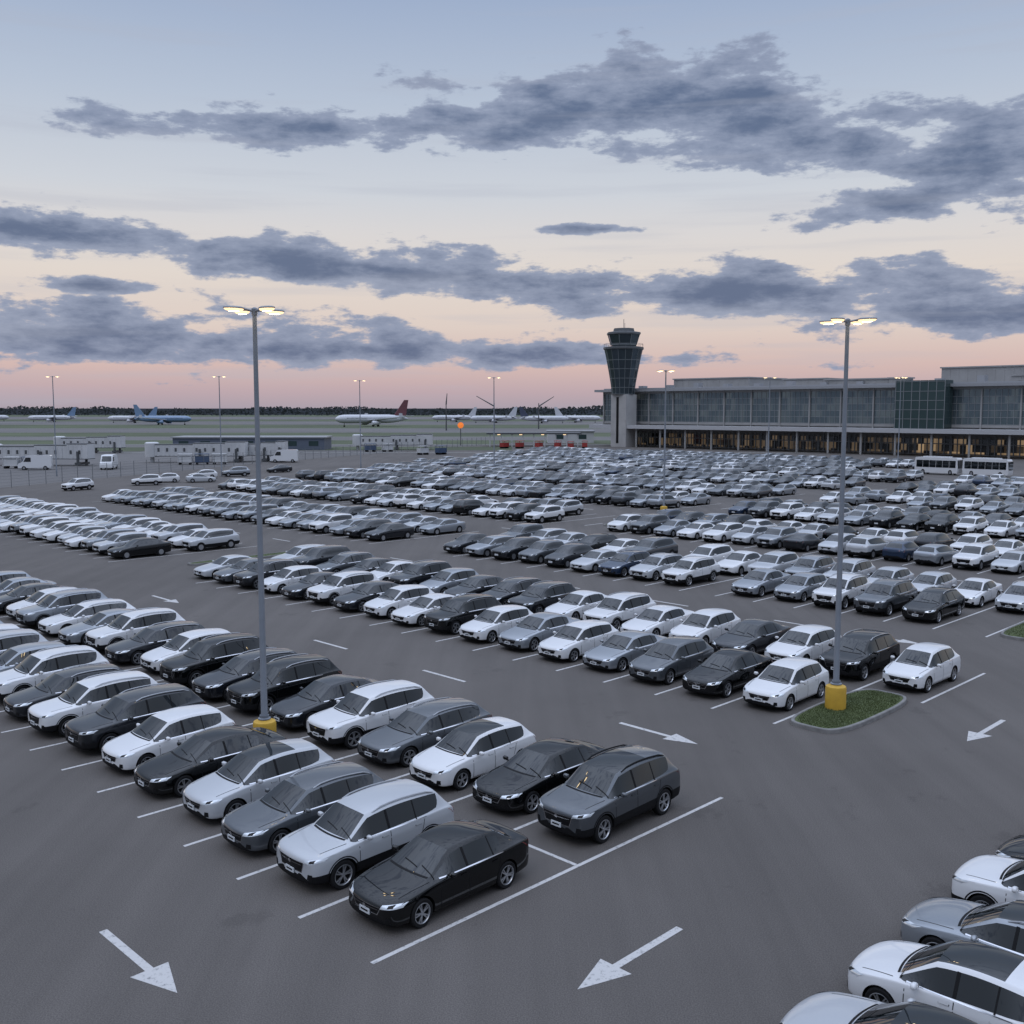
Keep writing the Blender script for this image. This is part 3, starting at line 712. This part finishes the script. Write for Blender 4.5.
# ------------------------------------------------------------ low airside buildings
def lowbuild(loc, rot, lx, ly, h, m, label, cat='building', name='service_building'):
    r = obj(name, None, None, loc, rot, label, cat)
    g = Geo(); g.box(-lx / 2, lx / 2, -ly / 2, ly / 2, 0, h); obj('wall', g.mesh('wall', [m]), r)
    g = Geo(); g.box(-lx / 2 - .4, lx / 2 + .4, -ly / 2 - .4, ly / 2 + .4, h, h + .35); obj('roof', g.mesh('roof', [ROOFM]), r)
    n = max(2, int(lx / 5))
    for i in range(n):
        x = -lx / 2 + (i + .5) * lx / n; g = Geo(); g.box(x - 1.2, x + 1.2, -ly / 2 - .06, -ly / 2 - .004, h * .35, h * .75)
        obj('window', g.mesh('window', [CW2]), r)
WHB = mat('white_cladding', (.48, .485, .49), .6, noise=.08, nscale=.5); BLUB = mat('slate_cladding', (.09, .11, .15), .6); DKM = mat('dark_steel', (.08, .085, .09), .5, .3)
lowbuild((-66, 262, 0), 0, 38, 10, 3.0, BLUB, 'long low slate-roofed airside shed')
lowbuild((18, 318, 0), 0, 14, 10, 3.4, WHB, 'small white service building beside the control tower')
r = obj('baggage_canopy', None, None, (6, 285, 0), 0, 'open dark baggage canopy with warm lights on posts', 'canopy')
g = Geo(); g.box(-13, 13, -5, 5, 3.4, 3.8); obj('roof', g.mesh('cr', [DKM]), r)
for k in range(9):
    g = Geo(); g.tube((-12 + k * 3, -4.5, 0), (-12 + k * 3, -4.5, 3.4), .15); obj('post', g.mesh('cp', [WHB]), r)
for k in range(4):
    g = Geo(); g.box(-10 + k * 6, -9.2 + k * 6, -4, -3.6, 3.2, 3.395); obj('light', g.mesh('clt', [LED]), r)
def jet(loc, rot, L):
    r = obj('jet_bridge', None, None, loc, rot, 'long white corrugated passenger boarding bridge on legs', 'jet bridge', 'boarding bridges')
    g = Geo()
    segs = [(0, L * .42, 1.1, 2.1), (L * .42, L * .78, 1.25, 2.35), (L * .78, L, 1.5, 2.6)]
    for x0, x1, w, hh in segs:
        g.box(x0, x1, -w, w, 1.3, 1.3 + hh)
        g.box(x0, x1, -w - .05, w + .05, 1.18, 1.298, 1); g.box(x0, x1, -w - .06, w + .06, 1.3 + hh, 1.42 + hh, 1)
        for k in range(int((x1 - x0) / .8)): g.box(x0 + .2 + k * .8, x0 + .35 + k * .8, -w - .06, -w - .002, 1.4, 1.2 + hh)
        for k in range(int((x1 - x0) / 1.6)): g.box(x0 + .5 + k * 1.6, x0 + .9 + k * 1.6, -w - .03, -w - .003, 2.1, 2.8, 1)
    obj('tunnel', g.mesh('tunnel', [WHB, DKM]), r)
    g = Geo(); g.lathe([(1.3, 1.1), (1.35, 3.7), (1.0, 3.9)], 16, off=(-.8, 0, 0)); g.lathe([(.4, 0), (.4, 1.1)], 10, off=(-.8, 0, 0)); obj('rotunda', g.mesh('rotunda', [WHB], True), r)
    for x in (L * .5, L * .9):
        g = Geo(); g.box(x - .2, x + .2, -1.8, -1.5, 0, 2.6); g.box(x - .2, x + .2, 1.5, 1.8, 0, 2.6); g.box(x - .5, x + .5, -1.9, 1.9, .2, .6); obj('leg', g.mesh('leg', [DKM]), r)
for x, y, rr, L in ((-93, 186, -3, 17), (-68, 196, 4, 17), (-52, 200, 0, 8), (-38, 258, 2, 18), (-105, 240, 0, 14)):
    jet((x, y, 0), math.radians(rr), L)
CART = mat('cart_blue', (.05, .08, .14), .5); CARTR = mat('cart_red', (.28, .03, .025), .5)
for k, (x, y) in enumerate(((-86, 176), (-83, 176.5), (-60, 188), (-57, 188.4), (-54, 189), (-34, 246), (-30, 247), (-46, 205), (-20, 230), (-16, 231), (-2, 268), (2, 268.5), (7, 267), (12, 269), (15, 262), (19, 268))):
    r = obj('baggage_cart', None, None, (x, y, 0), .1 * k, 'small covered %s baggage cart on the apron' % ('red' if k > 9 else ('blue' if k % 2 else 'white')), 'cart', 'baggage carts')
    g = Geo(); g.box(-1.3, 1.3, -.7, .7, .45, .6); g.box(-1.3, 1.3, -.75, .75, 1.9, 2.0); g.box(-1.25, 1.25, -.6, .6, .6, 1.5)
    for sx in (-1.2, 1.2):
        for sy in (-.65, .65): g.tube((sx, sy, .5), (sx, sy, 1.9), .04, n=5)
    obj('body', g.mesh('cb', [CARTR if k > 9 else (CART if k % 2 else WHB)]), r)
    for sx in (-.9, .9):
        g = Geo(); g.lathe([(.22, -.7), (.22, .7)], 10, 0, 'y', off=(sx, 0, .22)); obj('wheel', g.mesh('cwh', [TYRE]), r)

def vbox(g, prof, w, mi=0, inset=.08):
    n = len(prof); zmax = max(z for x, z in prof)
    V = [(x, s * (w - inset * (z / zmax) ** 3), z) for s in (1, -1) for x, z in prof]
    F = [tuple(range(n)), tuple(range(2 * n - 1, n - 1, -1))] + [(i, n + i, n + (i + 1) % n, (i + 1) % n) for i in range(n)]
    return g.add(V, F, mi)
def van(loc, rot):
    r = obj('van', None, None, loc, rot, 'white panel van on the airside service road', 'van', 'airside vans')
    g = Geo(); vbox(g, [(-2.6, .35), (2.5, .35), (2.6, .8), (2.5, 2.3), (2.3, 2.45), (-1.0, 2.45), (-1.4, 2.3), (-1.95, 1.35), (-2.5, 1.15), (-2.65, .8)], .98)
    obj('body', g.mesh('vb', [PAINT['white']], True, 30), r)
    g = Geo(); g.add([(-1.97, -.8, 1.4), (-1.97, .8, 1.4), (-1.45, .72, 2.25), (-1.45, -.72, 2.25)], [(0, 1, 2, 3)]); obj('windscreen', g.mesh('vw', [GLASS]), r)
    for s in (1, -1):
        g = Geo(); g.add([(-1.75, s * .985, 1.4), (-.6, s * .985, 1.4), (-.6, s * .965, 2.1), (-1.35, s * .965, 2.1)], [(0, 1, 2, 3)]); obj('side_window', g.mesh('vs', [GLASS]), r)
    for x in (-1.7, 1.6):
        for s in (1, -1):
            g = Geo(); g.lathe([(.34, s * .8), (.34, s * 1.0)], 14, 0, 'y', off=(x, 0, .34)); g.lathe([(.18, s * .9), (.18, s * 1.01)], 10, 1, 'y', off=(x, 0, .34)); obj('wheel', g.mesh('vwh', [TYRE, RIM]), r)
for x, y, rr in ((-68.5, 174, 100), (-43.5, 196, 5), (-80, 172, 15)):
    van((x, y, 0), math.radians(rr))
def bus(loc, rot):
    r = obj('bus', None, None, loc, rot, 'white single-deck shuttle bus with dark windows', 'bus', 'shuttle buses'); r.scale = (.62, .8, .84)
    g = Geo(); vbox(g, [(-5.3, .35), (5.3, .35), (5.4, 1.2), (5.3, 3.0), (5.1, 3.15), (-5.0, 3.15), (-5.25, 2.9), (-5.45, 1.2)], 1.25, 0, .06)
    g.box(-3, 3.5, -.8, .8, 3.152, 3.35, 0); obj('body', g.mesh('bb', [PAINT['white']], True, 30), r)
    for s in (1, -1):
        g = Geo()
        for k in range(6): g.box(-4.9 + k * 1.65, -3.35 + k * 1.65, min(s * 1.235, s * 1.262), max(s * 1.235, s * 1.262), 1.35, 2.65)
        obj('side_window', g.mesh('bw', [GLASS]), r)
    g = Geo(); g.box(-5.47, -5.3, -1.1, 1.1, 1.25, 2.75); obj('windscreen', g.mesh('bws', [GLASS]), r)
    for x in (-3.6, 3.2):
        for s in (1, -1):
            g = Geo(); g.lathe([(.48, s * 1.0), (.48, s * 1.27)], 16, 0, 'y', off=(x, 0, .48)); g.lathe([(.26, s * 1.1), (.26, s * 1.28)], 12, 1, 'y', off=(x, 0, .48)); obj('wheel', g.mesh('bwh', [TYRE, RIM]), r)
for a, b in ((160, 65.9), (160.3, 58.6)): bus(W(a, b), math.radians(135))

# airliners
APW = mat('aircraft_white', (.50, .51, .54), .35, 0, .3); APB = mat('aircraft_blue', (.14, .22, .34), .35, 0, .3); APD = mat('aircraft_tail_dark', (.05, .06, .10), .4); APR = mat('aircraft_tail_red', (.14, .05, .06), .4)
def plane(loc, rot, bodym, tailm, label, sc=1.0):
    r = obj('airliner', None, None, loc, math.radians(rot), label, 'airplane', 'parked airliners'); r.scale = (sc,) * 3
    g = Geo(); prof = [(.05, -19), (.9, -18.3), (1.6, -17), (1.95, -15), (2.0, -12), (2.0, 8), (1.8, 11), (1.1, 15.5), (.3, 18.5)]
    g.lathe(prof, 20, 0, 'x', off=(0, 0, 3.6)); obj('fuselage', g.mesh('fus', [bodym], True, 50), r)
    for s in (1, -1):
        g = Geo(); v = [(-4, s * 1.5, 2.9), (3, s * 1.5, 2.9), (6.2, s * 17, 4.3), (4.6, s * 17, 4.3)]
        g.add([(x, y, z + d) for d in (0, .35) for x, y, z in v], [(0, 1, 2, 3), (4, 5, 6, 7), (0, 1, 5, 4), (1, 2, 6, 5), (2, 3, 7, 6), (3, 0, 4, 7)])
        g.box(4.6, 6.2, s * 17 - .1, s * 17 + .1, 4.3, 6.2); obj('wing', g.mesh('wing', [APW]), r)
        g = Geo(); g.lathe([(.75, -2.6), (1.05, -2.2), (1.05, .2), (.5, 1.5)], 16, 0, 'x', off=(-.6, s * 5.6, 1.75)); obj('engine', g.mesh('eng', [bodym], True, 50), r)
        g = Geo(); v = [(13.5, s * .8, 4.6), (17, s * .8, 4.6), (18.6, s * 6.2, 5.0), (17.4, s * 6.2, 5.0)]
        g.add([(x, y, z + d) for d in (0, .2) for x, y, z in v], [(0, 1, 2, 3), (4, 5, 6, 7), (0, 1, 5, 4), (1, 2, 6, 5), (2, 3, 7, 6), (3, 0, 4, 7)]); obj('tailplane', g.mesh('tp', [APW]), r)
        g = Geo(); g.lathe([(.5, 2.0), (.5, 2.8)] if s > 0 else [(.5, -2.8), (.5, -2.0)], 12, 0, 'y', off=(1.5, 0, .5)); g.tube((1.5, s * 2.4, .5), (1.5, s * 2, 3), .15); obj('landing_gear', g.mesh('lg', [TYRE]), r)
        g = Geo()
        for k in range(40): x = -14 + k * .65; g.box(x, x + .28, min(s * 1.97, s * 2.01), max(s * 1.97, s * 2.01), 3.8, 4.15)
        obj('cabin_window', g.mesh('cw', [GLASS]), r)
    g = Geo(); v = [(11.2, 0, 5.2), (17.5, 0, 5.0), (18.9, 0, 12.4), (16.7, 0, 12.4)]
    g.add([(x, y + d, z) for d in (-.15, .15) for x, y, z in v], [(0, 1, 2, 3), (4, 5, 6, 7), (0, 1, 5, 4), (1, 2, 6, 5), (2, 3, 7, 6), (3, 0, 4, 7)]); obj('tail_fin', g.mesh('tf', [tailm]), r)
    g = Geo(); g.lathe([(.35, -.3), (.35, .3)], 12, 0, 'y', off=(-14.5, 0, .35)); g.tube((-14.5, 0, .35), (-14.5, 0, 2), .12); obj('nose_gear', g.mesh('ng', [TYRE]), r)
plane((-238, 700, 0), 172, APB, APB, 'blue and white airliner parked on the apron', 1.1)
plane((-295, 800, 0), 8, APW, APB, 'white airliner with blue tail on the apron')
plane((-84, 620, 0), 35, APW, APR, 'white airliner with tall dark red tail fin', 1.3)
plane((-460, 900, 0), 186, APW, APW, 'white airliner taxiing far across the apron')
plane((-14, 800, 0), 15, APW, APW, 'white airliner parked beside the terminal'); plane((24, 780, 0), 172, APW, APD, 'white airliner parked beside the terminal')
plane((52, 820, 0), 165, APW, APW, 'white airliner parked beside the terminal'); plane((-380, 850, 0), 12, APW, APB, 'white airliner with blue tail on the far runway')
plane((-48, 860, 0), 10, APW, APW, 'white airliner parked beside the terminal')

def mast(loc, h, top, label):
    r = obj('mast', None, None, loc, 0, label, 'mast'); g = Geo(); g.tube((0, 0, 0), (0, 0, h * .8), .35, .2); obj('pole', g.mesh('mp', [DKM]), r)
    g = Geo(); g.tube((0, 0, h * .7), (top, 0, h), .35, .15); obj('boom', g.mesh('mb', [DKM]), r)
mast((-9, 520, 0), 17, -9, 'dark loading crane beside the airliners'); mast((14, 540, 0), 17, 8, 'dark loading crane beside the airliners'); mast((-32, 500, 0), 18, .5, 'slim dark airfield mast')
r = obj('orange_sign', None, None, (-14.5, 290, 0), 0, 'round glowing orange airfield sign on a post', 'sign')
g = Geo(); g.tube((0, 0, 0), (0, 0, 5), .12); obj('post', g.mesh('op', [DKM]), r)
g = Geo(); g.lathe([(.05, -.25), (.85, -.15), (.85, .15), (.05, .25)], 20, 0, 'y', off=(0, 0, 5.7)); obj('sign_face', g.mesh('of', [mat('orange_face', (.8, .2, .03), .5, emit=(1, .25, .04), estr=.5)]), r)

g = Geo(); pts = [W(15, 137), W(45, 138), W(100, 168), W(150, 191), W(205, 214)]
for p, q in zip(pts, pts[1:]):
    n = int((q - p).length / 3)
    for i in range(n):
        a = p.lerp(q, i / n); b = p.lerp(q, (i + 1) / n); g.tube(a, a + Vector((0, 0, 2.3)), .045, n=4)
        for z in (.3, .7, 1.1, 1.5, 1.9, 2.25): g.tube(a + Vector((0, 0, z)), b + Vector((0, 0, z)), .012, n=3)
obj('fence', g.mesh('fence', [mat('fence_wire', (.16, .17, .18), .5, .4)]), label='grey post and wire fence along the airfield edge', cat='fence')

# tree line
TRM = mat('hazed_foliage', (.040, .048, .052), .95)  # bluish distance haze is mixed into the foliage colour
g = Geo(); rnd2 = random.Random(3)
def hgt(x): return 13 + 2.5 * math.sin(x * .013) + 1.5 * math.sin(x * .041 + 1) + 1.0 * math.sin(x * .13)
for i in range(14000):
    x = rnd2.uniform(-2200, 1500); y = 1900 + rnd2.uniform(-25, 25); h = hgt(x); z = h * rnd2.random() ** .7; s = rnd2.uniform(1.6, 3.6)
    d = Vector((rnd2.uniform(-1, 1), rnd2.uniform(-.6, .6), rnd2.uniform(-.4, .4))).normalized(); u = Vector((rnd2.uniform(-.4, .4), rnd2.uniform(-.5, .5), 1)).normalized(); c = Vector((x, y, z))
    g.add([c - d * s, c - u * s * .5, c + d * s, c + u * s * .6], [(0, 1, 2, 3)])
obj('woodland', g.mesh('woodland', [TRM], fix=False), kind='stuff', label='low dark belt of distant woodland beyond the runways', cat='trees')
g = Geo(); g.add([(-6000, 2100, 0), (6000, 2100, 0), (6000, 2100, 13), (-6000, 2100, 13), (-6000, 2600, 0), (6000, 2600, 0), (6000, 2600, 12), (-6000, 2600, 12)], [(0, 1, 2, 3), (3, 2, 6, 7)])
obj('hills', g.mesh('hills', [mat('far_land', (.07, .08, .10), 1)]), kind='structure')

# ------------------------------------------------------------ sky
w = bpy.data.worlds.new('World'); scene.world = w; w.use_nodes = True
nt = w.node_tree; N = nt.nodes; L = nt.links; bg = N['Background']
def M(op, a, b=None, c=None, clamp=False):
    n = N.new('ShaderNodeMath'); n.operation = op; n.use_clamp = clamp
    for i, v in enumerate((a, b, c)):
        if v is None: continue
        if isinstance(v, (int, float)): n.inputs[i].default_value = v
        else: L.new(v, n.inputs[i])
    return n.outputs[0]
def MR(v, a, b, c, d, smooth=False):
    n = N.new('ShaderNodeMapRange'); L.new(v, n.inputs['Value'])
    if smooth: n.interpolation_type = 'SMOOTHSTEP'
    for k, x in zip(('From Min', 'From Max', 'To Min', 'To Max'), (a, b, c, d)): n.inputs[k].default_value = x
    return n.outputs['Result']
def MIX(f, a, b):
    n = N.new('ShaderNodeMix'); n.data_type = 'RGBA'; L.new(f, n.inputs[0])
    for i, v in ((6, a), (7, b)):
        if isinstance(v, tuple): n.inputs[i].default_value = v
        else: L.new(v, n.inputs[i])
    return n.outputs[2]
tc = N.new('ShaderNodeTexCoord'); sp = N.new('ShaderNodeSeparateXYZ'); L.new(tc.outputs['Generated'], sp.inputs[0])
az = M('MULTIPLY', M('ARCTAN2', sp.outputs[0], sp.outputs[1]), 57.2958)
el = M('MULTIPLY', M('ARCSINE', sp.outputs[2]), 57.2958)
def RAMP(stops):
    ramp = N.new('ShaderNodeValToRGB'); cr = ramp.color_ramp
    cr.elements[0].position = 0; cr.elements[0].color = stops[0][1]; cr.elements[1].position = 1; cr.elements[1].color = stops[-1][1]
    for e, c in stops[1:-1]:
        x = cr.elements.new(e / 40); x.color = c
    L.new(M('DIVIDE', el, 40.0, clamp=True), ramp.inputs[0]); return ramp.outputs[0]
west = RAMP([(0, S(168, 158, 170)), (1, S(190, 168, 174)), (2.3, S(211, 184, 179)), (4.5, S(222, 206, 197)), (7.2, S(225, 215, 207)), (9.5, S(217, 214, 214)), (11.5, S(205, 210, 218)), (16, S(183, 195, 213)), (21, S(158, 175, 203)), (40, S(172, 184, 206))])
east = RAMP([(0, S(135, 143, 160)), (6, S(156, 164, 182)), (16, S(165, 178, 200)), (40, S(172, 184, 206))])
sky = MIX(MR(sp.outputs[1], -.3, .5, 0, 1, True), east, west)
def noise(sx, sy, ox, det=8, rough=.6):
    cb = N.new('ShaderNodeCombineXYZ'); L.new(M('MULTIPLY_ADD', az, sx, ox), cb.inputs[0]); L.new(M('MULTIPLY', el, sy), cb.inputs[1])
    n = N.new('ShaderNodeTexNoise'); n.noise_dimensions = '2D'; n.inputs['Scale'].default_value = 1; n.inputs['Detail'].default_value = det; n.inputs['Roughness'].default_value = rough
    L.new(cb.outputs[0], n.inputs['Vector']); return n.outputs['Fac']
blobs = [(-10, 14.6, 12, .9, .03), (1.5, 15.6, 9, 1.9, .04), (8, 15.9, 8, 2.5, 0), (15, 14.2, 9, 1.9, -.03), (26, 12.2, 7, 2.4, .0), (20, 10.4, 5, 1.1, .1),
         (-25, 8.9, 13, 1.1, -.05), (-7, 7.6, 20, 1.3, -.07), (12, 6.3, 18, 1.4, -.03), (26, 5.0, 12, 1.2, 0), (-22, 3.9, 18, 1.6, 0), (-6, 3.2, 18, .8, -.02),
         (-22, 6.3, 4, .4, 0), (5, 9.7, 3.5, .3, 0)]
acc = None
for a, e, ra, re, tl in blobs:
    da = M('SUBTRACT', az, a); de = M('SUBTRACT', M('SUBTRACT', el, e), M('MULTIPLY', da, tl))
    x = M('DIVIDE', da, ra); y = M('DIVIDE', de, re)
    d = M('ADD', M('MULTIPLY', x, x), M('MULTIPLY', y, y)); acc = d if acc is None else M('MINIMUM', acc, d)
acc = M('SUBTRACT', 1.0, M('SQRT', acc))
n1 = noise(.20, .60, 31.0, 9, .62)
accc = M('MAXIMUM', acc, MR(el, 23, 34, -.9, -.05))  # adds clouds overhead, out of view, to vary the reflections in car paint
dens = M('ADD', accc, M('MULTIPLY', M('SUBTRACT', n1, .5), 3.0))
mask = MR(dens, -.08, .26, 0, 1, True)
core = MR(dens, .05, 1.2, 0, 1, True)
cc = MIX(core, S(146, 157, 181), S(88, 105, 136))
col = MIX(M('MULTIPLY', mask, .94), sky, cc)
st = MR(noise(.05, .9, 9.0, 4, .5), .5, .75, 0, .25, True)
col = MIX(st, col, S(176, 181, 196))
L.new(col, bg.inputs['Color'])
L.new(MR(el, 23, 55, 1.0, 3.3, True), bg.inputs['Strength'])
w.cycles.sampling_method = 'MANUAL'; w.cycles.sample_map_resolution = 256

sd = bpy.data.lights.new('sun', 'SUN'); sd.energy = .3; sd.angle = math.radians(25); sd.color = (1, .9, .82)  # weak lamp added for soft contact shadows; the sun itself is down
so = bpy.data.objects.new('sun', sd); COL.objects.link(so); so.rotation_euler = (math.radians(38), 0, math.radians(-35))

# ------------------------------------------------------------ camera
cd = bpy.data.cameras.new('camera'); cam = bpy.data.objects.new('camera', cd); COL.objects.link(cam)
cam.location = (0, 0, H); cam.rotation_euler = (math.radians(90) - PITCH, 0, 0)
cd.sensor_width = 36; cd.lens = 36.0; cd.clip_end = 20000; cd.clip_start = .5
scene.camera = cam
